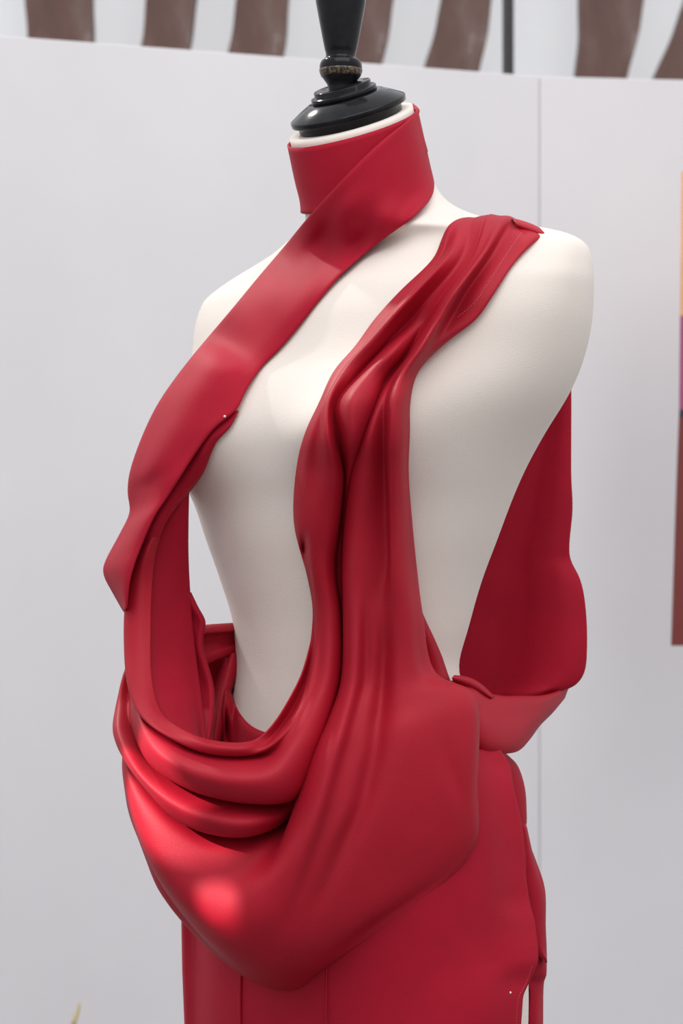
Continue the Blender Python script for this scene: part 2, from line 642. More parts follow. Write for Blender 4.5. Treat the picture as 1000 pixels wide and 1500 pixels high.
# black turned cap on the tilted neck plate
TILT = .43
top_c = TORSO[0].mean(axis=0)
nrm = Vector((-TILT * SY, -TILT * CY, 1.0)).normalized()
U = D / FPX * 0.97      # metres in one photo pixel at the neck
cap = empty('neck_cap', (0, 0, 0))
cap.location = Vector(top_c) - form.location
cap.parent = form
prof = crisp([(79, -2), (80, 12.5), (88, 12.5), (88.5, 20), (87.3, 21.3), (71, 31), (57, 38), (52, 38.5)])
mesh_obj('neck_plate', *lathe([(r * U, h * U) for r, h in prof], top_c, nrm, 96), M_BLACK, cap)
prof = crisp([(50, 37.5), (50, 46), (43.5, 46.5), (43.5, 55), (20, 55.5)])
mesh_obj('stepped_ring', *lathe([(r * U, h * U) for r, h in prof], top_c, nrm, 96), M_BLACK, cap)
d_fin = -float(top_c[1] + nrm.y * 50 * U) * 1000
fo = Pt(499, 122, d_fin)
prof = [(18, -16), (20, -3), (24.5, 4), (28.5, 10), (31, 17), (31.8, 24), (31, 29), (29, 33), (26, 35.5), (23.5, 37), (22.5, 40), (22.5, 44), (24, 50), (26.5, 62), (29.5, 78),
        (32.5, 94), (35, 108), (37.5, 122), (39, 140), (38, 160), (34, 178), (26, 192), (16, 200), (14, 206), (20, 214), (22, 224), (18, 234), (6, 240)]
prof = [(float(a), float(b_)) for a, b_ in crom(np.array(prof, dtype=float), 4)]
mesh_obj('finial', *lathe([(max(r, .5) * U, h * U) for r, h in prof], fo, (0, 0, 1), 64), M_BLACK, cap)
prof = [(24.0, 8.5), (28.9, 9.5), (30.6, 13), (31.9, 17), (32.4, 20), (31.2, 20.6), (26, 9)]
mesh_obj('worn_band', *lathe([(r * U, h * U) for r, h in prof], fo, (0, 0, 1), 64), M_WORN, cap)

# stand under the torso, down to the paving (below the frame)
zb = TORSO[-1][:, 2].mean()
mesh_obj('stand_pole', *lathe([(.018, zb), (.018, .10), (.03, .08), (.03, .05)], (form_base[0], form_base[1], 0), (0, 0, 1), 32), M_BLACK, form)
mesh_obj('stand_base', *lathe([(.03, .06), (.06, .045), (.17, .03), (.18, .02), (.18, 0.0)], (form_base[0], form_base[1], 0), (0, 0, 1), 64), M_BLACK, form)

# ------------------------------------------------------------------ red drapery
dress = empty('draped_dress', form_base)
tag(dress, 'red satin draped cowl dress with neck band and skirt worn by the cream dress form', 'dress')


def torso_at(v, phi, off):
    """point of the torso surface at ring index v (float) and angle phi, pushed out by off metres"""
    v = min(max(v, 0.0), nr - 1.001)
    i = int(v); t = v - i
    u = (phi / (2 * math.pi)) % 1.0 * NPHI
    j = int(u) % NPHI; w = u - int(u)
    def g(a, b_): return TORSO[a][b_ % NPHI]
    p = (1 - t) * ((1 - w) * g(i, j) + w * g(i, j + 1)) + t * ((1 - w) * g(i + 1, j) + w * g(i + 1, j + 1))
    du = g(i, j + 2) - g(i, j - 1)
    dv = g(min(i + 1, nr - 1), j) - g(max(i - 1, 0), j)
    n = np.cross(dv, du); n /= max(np.linalg.norm(n), 1e-9)
    c = TORSO[i].mean(axis=0)
    if np.dot(n[:2], (p - c)[:2]) < 0: n = -n
    return p + n * off


def v_of(py):
    return float(np.interp(py, PYQ, np.arange(nr)))


# --- neck band
NV, NU = 120, 14
G = np.zeros((NU, NV + 1, 3))
for a in range(NU):
    for b_ in range(NV + 1):
        phi = 2 * math.pi * b_ / NV
        t = a / (NU - 1)
        pr_ = project(torso_at(v_of(240), phi, 0.0))[0]
        end = np.interp(pr_, [437, 480, 560, 600], [290, 286, 268, 250])
        v = v_of(191) + t * (v_of(float(end)) - v_of(191))
        G[a, b_] = torso_at(v, phi, 0.0025 + 0.0008 * t)
cloth_obj('neck_band', G, M_CREPE, dress, 0.0018)

# --- skirt around the hips, open along the near side edge
def skirt_edge(py):
    return np.interp(py, [1095, 1102, 1122, 1154, 1190, 1219, 1255, 1284, 1320, 1349, 1388, 1410, 1435, 1457, 1500, 1600, 1700],
                     [728, 735, 747, 751, 760, 765, 769, 769, 774, 782, 787, 787, 776, 765, 762, 760, 758])


rows = []
pys = np.concatenate([np.arange(1098, 1500, 12), np.arange(1500, 1701, 25)])
for py in pys:
    xl = np.interp(py, [1098, 1180, 1260, 1345, 1420, 1500, 1700], [312, 290, 276, 268, 269, 272, 276])
    xr = skirt_edge(py)
    xs = [xl + 6, xl] + list(xl + (xr - xl) * np.array([.03, .09, .17, .26, .36, .47, .58, .69, .79, .88, .95, 1.0]))
    line = []
    for i, x in enumerate(xs):
        if i == 0:
            line.append(Pt(x, py, -70)); continue
        if i == 1:
            line.append(Pt(x, py, -22)); continue
        dd = body_d(x, py)
        tx = (x - xl) / (xr - xl)
        if dd is None or (tx > .93):
            xe = xr - 32
            de = body_d(min(xe, 742), py) or 60
            dd = de - (x - xe) * 0.55 if x > xe else 10
        if tx < .05: dd = min(dd, 14)
        line.append(Pt(x, py, dd + 5 + 3 * math.sin(py * .021 + tx * 9) * tx))
    rows.append(line)
SKIRT = G = loft(rows, 3, 7, 3)
cloth_obj('skirt_front', G, M_CREPE, dress, 0.0018)

# waist edge of the skirt seen inside the cowl
st = []
for x, y in ((333, 1006), (338, 1016), (346, 1036), (358, 1054), (372, 1066), (388, 1073), (405, 1078), (430, 1080)):
    st.append([bp(x, y, 2.5, 0), bp(x - 3, y + 6, 6, 4), bp(x - 5, y + 22, 7, 6), bp(x - 6, y + 50, 7, 8), bp(x - 6, y + 90, 7, 10)])
cloth_obj('skirt_waist_edge', loft(st, 6, 5, 1), M_SATIN, dress)

# back of the skirt peeking out past the front edge
pysb = [1095, 1110, 1122, 1154, 1190, 1205, 1218, 1259, 1302, 1356, 1413, 1428, 1440, 1500, 1600, 1700]
xo = [728, 746, 757, 767.5, 770, 770, 768, 783, 797, 798, 799.5, 799, 795, 794, 792, 790]
rows = []
for py, x in zip(pysb, xo):
    xi = min(skirt_edge(py) - 22, 742 if py < 1440 else 775 - 0)
    if py >= 1440: xi = 773.5
    dep = 18 if py < 1440 else 6
    rows.append([Pt(xi, py, dep), Pt(xi + (x - xi) * .4, py, dep - 2 + 3 * math.sin(py * .03)), Pt(xi + (x - xi) * .8, py, dep - 12), Pt(x, py, dep - 26), Pt(x - 6, py, dep - 42), Pt(x - 40, py, -75)])
cloth_obj('skirt_back', loft(rows, 5, 4, 2), M_CREPE, dress, 0.0018, M_EDGE)
# a soft fold lapping over the back piece
rows = []
for (x0, y0, x1, y1) in ((764, 1205, 770, 1210), (766, 1240, 780, 1255), (768, 1275, 789, 1285), (772, 1310, 796, 1312), (777, 1345, 797.5, 1352), (783, 1375, 799, 1385), (788, 1386, 799.5, 1402), (797, 1402, 800, 1410)):
    rows.append([Pt(x0 - 6, y0, 22), Pt(x0 * .7 + x1 * .3, y0 * .7 + y1 * .3, 25), Pt(x0 * .3 + x1 * .7, y0 * .3 + y1 * .7, 21), Pt(x1, y1, 10), Pt(x1 - 1, y1, 2)])
cloth_obj('skirt_lap', loft(rows, 5, 4, 1), M_CREPE, dress)

# vertical seams of the skirt front
for sx_, y0 in ((352, 1405), (478, 1395)):
    path = []
    for y in np.arange(y0, 1690, 15):
        d_ = (body_d(sx_, y) or 60) + 8.2
        path.append(Pt(sx_ + .4 * math.sin(y * .05), y, d_))
    mesh_obj('skirt_seam', *tube(path, .0012 if sx_ < 400 else .0007, 8), M_CREPE, dress)

# --- cowl: stations (across the folds) x rails (along the folds)
NAMES = 'n0 m0 r0 v01 R2 b2 v23 R3 b3 v34 f1 f2 g p1 p2 p3 p4 q k'.split()


def row_rel(**kw):      # (px, py, mm above the canvas)
    out = []
    for n in NAMES:
        if n in ('f1', 'f2') and n not in kw:
            a, b_ = kw['v34'], kw['g']
            t = .35 if n == 'f1' else .7
            p = (a[0] + (b_[0] - a[0]) * t, a[1] + (b_[1] - a[1]) * t, a[2] + (b_[2] - a[2]) * t * .4)
        else:
            p = kw[n]
        gain = 1.35 if 400 < p[1] < 535 and kw['n0'][1] < 520 else 1.0
        out.append(bp(p[0], p[1], p[2] * gain + 2.0, 40))
    x, y, r_ = kw['k']
    out.append(bp(x - 5, y, 0.8, 40))
    return out


def row_abs(kd=None, **kw):
    out = []
    for n in NAMES:
        p = kw[n]
        bd = body_d(p[0], p[1]) if p[2] > 60 else None
        out.append(Pt(p[0], p[1], p[2] if bd is None else max(p[2], bd + 2.5)))
    x, y, d_ = kw['k']
    if kd is None:
        q = kw['p4']
        v = np.array([q[0] - x, q[1] - y]); v = v / max(np.linalg.norm(v), 1e-6)
        out.append(Pt(x + v[0] * 16, y + v[1] * 16, d_ - 40))
    else:
        out.append(Pt(*kd))
    return out


S = []
# over the shoulder and down its back
S.append(row_abs(kd=(800, 366, 40), n0=(668, 356, 30), m0=(670, 350, 30), r0=(674, 344, 30), v01=(679, 340, 30), R2=(692, 334, 30), b2=(702, 333, 30), v23=(710, 333, 30),
                 R3=(718, 331, 30), b3=(724, 330, 30), v34=(729, 330, 30), f1=(731, 330, 30), f2=(733, 330, 30), g=(735, 330, 30), p1=(740, 331, 30), p2=(746, 332, 30), p3=(757, 333, 32),
                 p4=(768, 338, 36), q=(780, 345, 42), k=(802, 362, 50)))
S.append(row_abs(kd=(786, 350, 96), n0=(650, 347, 70), m0=(652, 340, 73), r0=(656, 333, 76), v01=(661, 328, 77), R2=(674, 321, 80), b2=(684, 320, 82), v23=(692, 321, 84),
                 R3=(700, 319, 86), b3=(706, 318, 87), v34=(711, 317, 88), f1=(713, 317, 88), f2=(715, 316, 89), g=(717, 316, 90), p1=(722, 317, 91), p2=(729, 318, 93), p3=(741, 318, 96),
                 p4=(752, 324, 96), q=(768, 333, 103), k=(789, 347, 112)))
S.append(row_rel(n0=(634, 380, 4), m0=(640, 378, 5), r0=(645, 376, 7), v01=(648, 376, 6), R2=(660, 368, 20), b2=(668, 372, 15), v23=(676, 377, 7), R3=(682, 377, 6), b3=(686, 377, 7),
                 v34=(690, 377, 9), g=(694, 375, 14), p1=(698, 375, 16), p2=(702, 374, 18), p3=(708, 372, 24), p4=(717, 378, 4), q=(736, 382, 4), k=(754, 382, 3)))
S.append(row_rel(n0=(585, 428, 3), m0=(591, 428, 5), r0=(596, 428, 7), v01=(599, 429, 7), R2=(609, 426, 22), b2=(616, 433, 12), v23=(626, 437, 3), R3=(632, 438, 2), b3=(638, 438, 2),
                 v34=(643, 438, 3), g=(649, 437, 6), p1=(655, 434, 14), p2=(660, 431, 19), p3=(669, 425, 27), p4=(680, 430, 3), q=(700, 431, 4), k=(721, 432, 3)))
S.append(row_rel(n0=(548, 469, 3), m0=(556, 467, 5), r0=(562, 466, 7), v01=(566, 465, 9), R2=(577, 461, 25), b2=(586, 467, 14), v23=(597, 473, 1), R3=(605, 475, 2), b3=(613, 474, 1),
                 v34=(621, 472, 0), g=(628, 470, 3), p1=(634, 467, 10), p2=(640, 463, 16), p3=(649, 458, 25), p4=(659, 466, 4), q=(678, 468, 4), k=(697, 466, 3)))
S.append(row_rel(n0=(521, 507, 3), m0=(526, 506, 6), r0=(531, 505, 8), v01=(535, 504, 10), R2=(544, 499, 25), b2=(555, 506, 16), v23=(560, 510, 8), R3=(576, 512, 20), b3=(587, 517, 12),
                 v34=(592, 521, -1), g=(597, 521, 1), p1=(602, 519, 9), p2=(607, 516, 15), p3=(618, 508, 25), p4=(634, 506, 12), q=(642, 505, 8), k=(650, 503, 3)))
S.append(row_rel(n0=(490, 543, 6), m0=(494, 542, 8), r0=(498, 541, 11), v01=(503, 541, 12), R2=(510, 537, 24), b2=(518, 545, 14), v23=(524, 550, 3), R3=(540, 549, 24), b3=(557, 553, 14),
                 v34=(565, 556, -1), g=(569, 557, 1), p1=(573, 556, 8), p2=(578, 555, 12), p3=(588, 551, 26), p4=(600, 548, 18), q=(606, 546, 12), k=(612, 543, 4)))
S.append(row_rel(n0=(468, 590, 8), m0=(471, 590, 12), r0=(474, 590, 16), v01=(477, 590, 18), R2=(481, 588, 22), b2=(487, 592, 8), v23=(490, 596, 2), R3=(512, 590, 30), b3=(541, 594, 18),
                 v34=(549, 596, 2), g=(550, 595, 8), p1=(555, 594, 12), p2=(564, 592, 12), p3=(576, 588, 30), p4=(588, 588, 24), q=(596, 587, 13), k=(600, 586, 4)))
S.append(row_rel(n0=(447, 635, 8), m0=(452, 636, 14), r0=(458, 638, 18), v01=(466, 639, 16), R2=(479, 638, 26), b2=(487, 640, 16), v23=(495, 642, 0), R3=(514, 640, 26), b3=(527, 642, 16),
                 v34=(531, 644, 0), g=(530, 643, 10), p1=(541, 641, 18), p2=(563, 639, 10), p3=(573, 638, 32), p4=(587, 637, 26), q=(595, 636, 13), k=(599, 635, 4)))
S.append(row_rel(n0=(434, 690, 10), m0=(440, 690, 18), r0=(450, 690, 26), v01=(464, 690, 26), R2=(486, 690, 32), b2=(499, 690, 16), v23=(504, 690, -1), R3=(511, 690, 12), b3=(516, 690, 9),
                 v34=(518, 690, 0), g=(518, 690, 14), p1=(536, 690, 22), p2=(564, 690, 11), p3=(573, 690, 33), p4=(586, 690, 27), q=(594, 690, 12), k=(597, 690, 4)))
S.append(row_rel(n0=(431, 768, 14), m0=(437, 768, 26), r0=(450, 760, 36), v01=(463, 760, 39), R2=(483, 760, 34), b2=(496, 760, 18), v23=(500, 760, -1), R3=(503, 760, 0), b3=(504, 760, 0),
                 v34=(505, 760, 0), g=(507, 760, 18), p1=(528, 760, 29), p2=(566, 760, 17), p3=(574, 760, 36), p4=(588, 760, 28), q=(598, 760, 14), k=(602, 760, 4)))
S.append(row_rel(n0=(450, 842, 10), m0=(455, 840, 20), r0=(458, 832, 29), v01=(465, 830, 32), R2=(475, 830, 31), b2=(487, 830, 18), v23=(492, 830, 0), R3=(496, 830, 0), b3=(498, 830, 0),
                 v34=(500, 830, 0), g=(503, 830, 20), p1=(522, 830, 34), p2=(567, 830, 23), p3=(575, 830, 38), p4=(590, 830, 32), q=(603, 830, 18), k=(609, 830, 6)))
S.append(row_rel(n0=(459, 900, 12), m0=(462, 900, 18), r0=(466, 900, 24), v01=(471, 900, 28), R2=(481, 900, 32), b2=(495, 900, 24), v23=(499, 900, 4), R3=(501, 900, 2), b3=(502, 900, 2),
                 v34=(503, 901, 2), g=(504, 902, 26), p1=(520, 902, 42), p2=(550, 900, 33), p3=(580, 900, 43), p4=(597, 900, 40), q=(609, 900, 32), k=(618, 900, 20)))
S.append(row_abs(kd=(628, 988, 84), n0=(446, 974, 112), m0=(452, 980, 107), r0=(458, 985, 126), v01=(464, 985, 126), R2=(478, 990, 134), b2=(495, 990, 126), v23=(498, 992, 102), R3=(499, 994, 100), b3=(500, 995, 100),
                 v34=(501, 996, 100), f1=(501, 996, 101), f2=(501, 997, 104), g=(500, 998, 126), p1=(516, 996, 148), p2=(547, 994, 134), p3=(580, 992, 146), p4=(606, 990, 142), q=(622, 987, 130), k=(636, 986, 118)))
S.append(row_abs(kd=(676, 1012, 70), n0=(424, 1022, 130), m0=(432, 1032, 120), r0=(440, 1040, 141), v01=(444, 1042, 142), R2=(457, 1046, 147), b2=(480, 1046, 138), v23=(483, 1048, 106), R3=(484, 1051, 103), b3=(485, 1053, 102),
                 v34=(486, 1054, 101), f1=(486, 1054, 102), f2=(485, 1053, 106), g=(483, 1050, 138), p1=(506, 1046, 158), p2=(542, 1041, 144), p3=(583, 1034, 152), p4=(622, 1020, 148), q=(660, 1008, 136), k=(690, 1013, 120)))
S.append(row_abs(kd=(690, 1046, 56), n0=(400, 1060, 139), m0=(407, 1070, 132), r0=(413, 1077, 151), v01=(417, 1082, 150), R2=(432, 1092, 160), b2=(460, 1098, 150), v23=(463, 1100, 114), R3=(464, 1103, 110), b3=(464, 1106, 108),
                 v34=(464, 1108, 106), f1=(463, 1108, 107), f2=(462, 1106, 112), g=(460, 1102, 148), p1=(490, 1096, 170), p2=(530, 1088, 154), p3=(586, 1075, 162), p4=(640, 1058, 154), q=(682, 1046, 142), k=(699, 1042, 128)))
S.append(row_abs(kd=(688, 1150, 52), n0=(379, 1080, 146), m0=(385, 1090, 147), r0=(389, 1097, 154), v01=(391, 1103, 143), R2=(400, 1132, 174), b2=(428, 1168, 158), v23=(433, 1170, 124), R3=(433, 1180, 126), b3=(431, 1190, 118),
                 v34=(434, 1190, 100), f1=(431, 1196, 112), f2=(429, 1198, 128), g=(427, 1198, 156), p1=(462, 1186, 178), p2=(508, 1178, 164), p3=(572, 1172, 166), p4=(642, 1166, 156), q=(684, 1160, 144), k=(697, 1152, 130)))
S.append(row_abs(n0=(357, 1088, 152), m0=(356, 1097, 161), r0=(354, 1107, 157), v01=(352, 1098, 134), R2=(348, 1140, 180), b2=(366, 1177, 164), v23=(370, 1164, 126), R3=(368, 1204, 168), b3=(364, 1226, 152),
                 v34=(372, 1204, 96), f1=(374, 1238, 140), f2=(384, 1262, 152), g=(396, 1282, 172), p1=(424, 1280, 177), p2=(468, 1286, 168), p3=(530, 1286, 163), p4=(602, 1276, 155), q=(658, 1262, 143), k=(694, 1240, 130)))
S.append(row_abs(n0=(306, 1084, 146), m0=(303, 1092, 156), r0=(298, 1102, 152), v01=(296, 1092, 128), R2=(292, 1132, 172), b2=(298, 1164, 158), v23=(299, 1150, 120), R3=(300, 1196, 164), b3=(300, 1220, 148),
                 v34=(303, 1200, 92), f1=(308, 1238, 140), f2=(326, 1284, 152), g=(358, 1322, 168), p1=(384, 1350, 171), p2=(408, 1370, 165), p3=(445, 1384, 159), p4=(492, 1378, 151), q=(550, 1352, 139), k=(600, 1338, 125)))
S.append(row_abs(n0=(262, 1066, 132), m0=(255, 1073, 138), r0=(244, 1078, 142), v01=(243, 1068, 118), R2=(246, 1112, 158), b2=(252, 1144, 146), v23=(254, 1130, 112), R3=(248, 1172, 152), b3=(252, 1196, 138),
                 v34=(260, 1178, 88), f1=(262, 1213, 131), f2=(278, 1276, 147), g=(316, 1346, 160), p1=(342, 1376, 156), p2=(368, 1400, 150), p3=(394, 1418, 144), p4=(424, 1428, 136), q=(455, 1426, 125), k=(480, 1414, 110)))
S.append(row_abs(n0=(234, 1040, 112), m0=(222, 1045, 119), r0=(206, 1048, 120), v01=(208, 1038, 100), R2=(216, 1086, 138), b2=(222, 1122, 128), v23=(225, 1110, 96), R3=(210, 1140, 134), b3=(214, 1156, 122),
                 v34=(226, 1142, 82), f1=(222, 1178, 117), f2=(235, 1252, 135), g=(274, 1328, 144), p1=(299, 1361, 139), p2=(324, 1389, 134), p3=(353, 1414, 128), p4=(380, 1434, 121), q=(404, 1446, 112), k=(430, 1450, 99)))
S.append(row_abs(n0=(222, 990, 92), m0=(206, 998, 98), r0=(189, 1006, 98), v01=(192, 1004, 82), R2=(201, 1055, 110), b2=(204, 1094, 104), v23=(208, 1084, 80), R3=(186, 1104, 112), b3=(184, 1116, 104),
                 v34=(194, 1106, 74), f1=(191, 1140, 98), f2=(199, 1198, 112), g=(221, 1263, 118), p1=(238, 1296, 114), p2=(256, 1323, 108), p3=(279, 1351, 102), p4=(305, 1380, 94), q=(330, 1408, 86), k=(350, 1426, 76)))
S.append(row_abs(n0=(221, 920, 72), m0=(202, 930, 77), r0=(183, 944, 74), v01=(187, 956, 60), R2=(193, 1028, 80), b2=(193, 1058, 78), v23=(190, 1058, 68), R3=(173, 1068, 84), b3=(167, 1077, 78),
                 v34=(174, 1080, 64), f1=(180, 1100, 70), f2=(180, 1128, 78), g=(184, 1160, 80), p1=(188, 1185, 78), p2=(194, 1205, 74), p3=(203, 1228, 70), p4=(215, 1260, 68), q=(231, 1300, 66), k=(250, 1328, 64)))
S.append(row_abs(kd=(290, 1330, 10), n0=(223, 850, 60), m0=(206, 856, 66), r0=(186, 872, 60), v01=(188, 900, 50), R2=(198, 985, 44), b2=(194, 1010, 42), v23=(190, 1012, 36), R3=(174, 1030, 50), b3=(169, 1042, 46),
                 v34=(176, 1060, 30), f1=(186, 1090, 30), f2=(188, 1122, 30), g=(194, 1155, 30), p1=(200, 1180, 30), p2=(206, 1202, 30), p3=(215, 1226, 28), p4=(228, 1258, 26), q=(246, 1298, 26), k=(268, 1326, 24)))
S.append(row_abs(kd=(300, 1300, -10), n0=(229, 802, 56), m0=(216, 806, 66), r0=(204, 812, 60), v01=(200, 830, 44), R2=(204, 930, 24), b2=(200, 960, 22), v23=(198, 970, 20), R3=(182, 985, 28), b3=(182, 1000, 24),
                 v34=(192, 1030, 12), f1=(204, 1070, 8), f2=(206, 1110, 6), g=(212, 1145, 6), p1=(218, 1170, 6), p2=(226, 1195, 4), p3=(236, 1220, 2), p4=(252, 1250, 0), q=(270, 1290, 0), k=(290, 1310, -2)))
S.append(row_abs(kd=(310, 1280, -20), n0=(239, 769, 55), m0=(229, 773, 58), r0=(218, 780, 54), v01=(212, 800, 36), R2=(214, 900, 14), b2=(210, 930, 12), v23=(208, 940, 10), R3=(194, 960, 14), b3=(194, 980, 10),
                 v34=(204, 1010, 0), f1=(216, 1050, -4), f2=(218, 1090, -8), g=(224, 1125, -8), p1=(230, 1150, -8), p2=(238, 1175, -10), p3=(248, 1200, -12), p4=(264, 1230, -14), q=(282, 1270, -14), k=(300, 1290, -16)))
COWL = loft(S, 8, 6, 2)
# small pinched dimple on the hanging fold
ppx, ppy = project(COWL)
w = np.exp(-(((ppx - 447) / 4.5) ** 2 + ((ppy - 803) / 13.0) ** 2))
COWL[..., 1] += 0.026 * w
COWL[..., 0] -= 0.002 * w
# soft vertical folds of the near panel
_ys = [860, 950, 1000, 1100, 1180, 1240, 1320]
r1 = np.interp(ppy, _ys, [520, 522, 520, 490, 470, 452, 424])
v1 = np.interp(ppy, _ys, [534, 534, 531, 504, 480, 462, 436])
r2 = np.interp(ppy, _ys, [549, 547, 545, 528, 507, 482, 452])
v2 = np.interp(ppy, _ys, [566, 566, 564, 551, 531, 504, 470])
def gs(c, w_): return np.exp(-((ppx - c) / w_) ** 2)
win = np.clip((ppy - 860) / 90, 0, 1) * np.clip((1340 - ppy) / 120, 0, 1)
win *= (np.arange(COWL.shape[1]) >= 12 * 6)[None, :]
relief = 4.5 * gs(r1, 9) - 3.5 * gs(v1, 8) + 4.5 * gs(r2, 10) - 6 * gs(v2, 12)
lx = np.interp(ppy, [1060, 1110, 1220], [648, 655, 690])
relief = relief - 2.5 * gs(lx, 9) * np.clip((ppy - 1070) / 60, 0, 1) * np.clip((1190 - ppy) / 50, 0, 1)
COWL[..., 1] -= 0.001 * relief * win
cloth_obj('cowl_drape', COWL, M_SATIN, dress, 0.0016, None, 1)

# narrow facing that runs from under the strap into the neckline
st = []
for a, b_, d_ in (((338, 603), (349, 602), 66), ((322, 618), (337, 624), 70), ((300, 638), (317, 646), 72), ((286, 658), (307, 667), 70), ((268, 682), (298, 689), 64), ((246, 712), (276, 718), 58),
                  ((230, 740), (257, 742), 57), ((212, 775), (240, 768), 58), ((200, 815), (228, 806), 52), ((196, 850), (222, 850), 40)):
    m_ = ((a[0] + b_[0]) / 2, (a[1] + b_[1]) / 2)
    bd = lambda p, e: max(d_ + e, (body_d(*p) or -99) + 4)
    st.append([Pt(a[0], a[1], bd(a, -2)), Pt(m_[0], m_[1], bd(m_, 6)), Pt(b_[0], b_[1], bd(b_, 0)), Pt(b_[0] - 4, b_[1], (body_d(*b_) or d_ - 22) + 2)])
cloth_obj('neckline_facing', loft(st, 6, 5, 2), M_CREPE, dress)

# inner face of the far side of the cowl
st = []
for l, m_, r_, dl, dr in (((246, 745), (262, 738), (276, 716), 52, 48), ((224, 800), (250, 790), (275, 765), 50, 40), ((218, 850), (248, 845), (275, 815), 54, 32), ((214, 915), (248, 905), (278, 875), 62, 30),
                          ((214, 975), (250, 965), (283, 935), 76, 36), ((226, 1020), (262, 1015), (291, 1000), 92, 46), ((252, 1056), (280, 1055), (297, 1048), 108, 62), ((282, 1085), (294, 1090), (301, 1092), 122, 80)):
    st.append([Pt(l[0] - 20, l[1] + 14, dl - 20), Pt(l[0] - 2, l[1] + 4, dl - 7), Pt(m_[0], m_[1], (dl + dr) / 2 - 2), Pt(r_[0] - 6, r_[1], dr + 1), Pt(*r_, dr - 3), Pt(r_[0] - 6, r_[1], dr - 9)])
cloth_obj('cowl_inner_panel', loft(st, 6, 5, 2), M_CREPE, dress)
st = []
for x, y in ((279, 868), (289, 889), (300, 911), (297, 930), (297, 950), (304, 975), (312, 1005), (313, 1040), (307, 1090)):
    dd = np.interp(y, [868, 1000, 1090], [24, 34, 66])
    st.append([Pt(x - 30, y + 4, dd - 4), Pt(x - 14, y + 2, dd - 2), Pt(x - 4, y, dd + 3), Pt(x, y, dd - 2), Pt(x - 5, y, dd - 8)])
cloth_obj('cowl_inner_fold', loft(st, 6, 5, 2), M_CREPE, dress)

# tie around the far side of the waist
st = []
for t in np.linspace(0, 1, 7):
    x = 284 + t * 72
    yt = np.interp(x, [284, 300, 347, 360], [921, 916, 913, 913])
    yb = np.interp(x, [284, 302, 330, 352, 360], [980, 972, 961, 955, 952])
    d0 = np.interp(t, [0, .6, 1], [16, -2, -24])
    st.append([Pt(x, yt + 4, d0 - 14), Pt(x, yt, d0 - 6), Pt(x, yt + 10, d0 + 3), Pt(x, yt + 17 - 5 * t, d0 - 4), Pt(x, yt + 30, d0 - 8), Pt(x, yb - 10, d0 - 2), Pt(x, yb, d0 - 3), Pt(x, yb - 4, d0 - 12)])
cloth_obj('waist_tie', loft(st, 5, 5, 1), M_SATIN, dress)
st = []
for l, r_ in (((330, 958), (352, 955)), ((318, 975), (351, 972)), ((312, 1000), (344, 996)), ((306, 1030), (336, 1020)), ((302, 1060), (330, 1050)), ((300, 1100), (322, 1095))):
    dd = np.interp(l[1], [958, 1100], [-14, 22])
    m_ = ((l[0] + r_[0]) / 2, (l[1] + r_[1]) / 2)
    st.append([Pt(l[0] - 24, l[1], dd - 18), Pt(l[0], l[1], dd - 16), Pt(m_[0], m_[1], dd + 4), Pt(r_[0] - 4, r_[1], dd), Pt(r_[0], r_[1], dd - 9)])
cloth_obj('waist_wrap', loft(st, 5, 5, 1), M_SATIN, dress)

st = []
for y in (935, 965, 1000, 1035, 1070, 1110):
    st.append([Pt(x, y, d_ + 5 * math.sin(x * .2)) for x, d_ in ((272, -6), (290, -16), (310, -24), (330, -30), (350, -38), (372, -48))])
cloth_obj('cowl_lining', loft(st, 4, 4, 1), M_SATIN, dress)

# second layer tucked behind the cowl at the near hip
st = []
for l, r_ in (((604, 888), (614, 888)), ((608, 910), (622, 908)), ((616, 935), (633, 931)), ((624, 962), (646, 961)), ((632, 985), (655, 988)), ((640, 1010), (664, 1012))):
    m_ = ((l[0] + r_[0]) / 2, (l[1] + r_[1]) / 2)
    st.append([bp(*l, 4, 60), bp(*m_, 7, 60), bp(*r_, 3.5, 50)])
cloth_obj('cowl_under_layer', loft(st, 5, 5, 1), M_SATIN, dress)

# --- strap from the neck over the far breast
rows = []
strap = [
    ((603, 152), (618, 252), -30, -40), ((611, 162), (634, 264), 14, 8), ((594, 180), (630, 290), None, None), ((560, 207), (604, 318), None, None), ((528, 237), (572, 341), None, None), ((490, 277), (535, 370), None, None),
    ((451, 320), (499, 402), None, None), ((415, 364), (466, 440), None, None), ((380, 405), (438, 476), None, None), ((343, 450), (411, 508), None, None), ((310, 489), (385, 534), None, None),
    ((284, 520), (369, 555), 8, None), ((259, 552), (357, 576), 14, None), ((230, 595), (345, 600), 18, None), ((205, 649), (312, 628), 20, None), ((190, 696), (281, 670), 20, None),
    ((188, 722), (262, 700), 20, 82), ((191, 750), (244, 728), 22, 80), ((176, 783), (226, 755), 22, 80), ((153, 828), (206, 800), 22, 80), ((153, 842), (196, 826), 24, 82), ((165, 866), (189, 853), 34, 82), ((182, 896), (185, 892), 50, 80),
]
RELU = 9
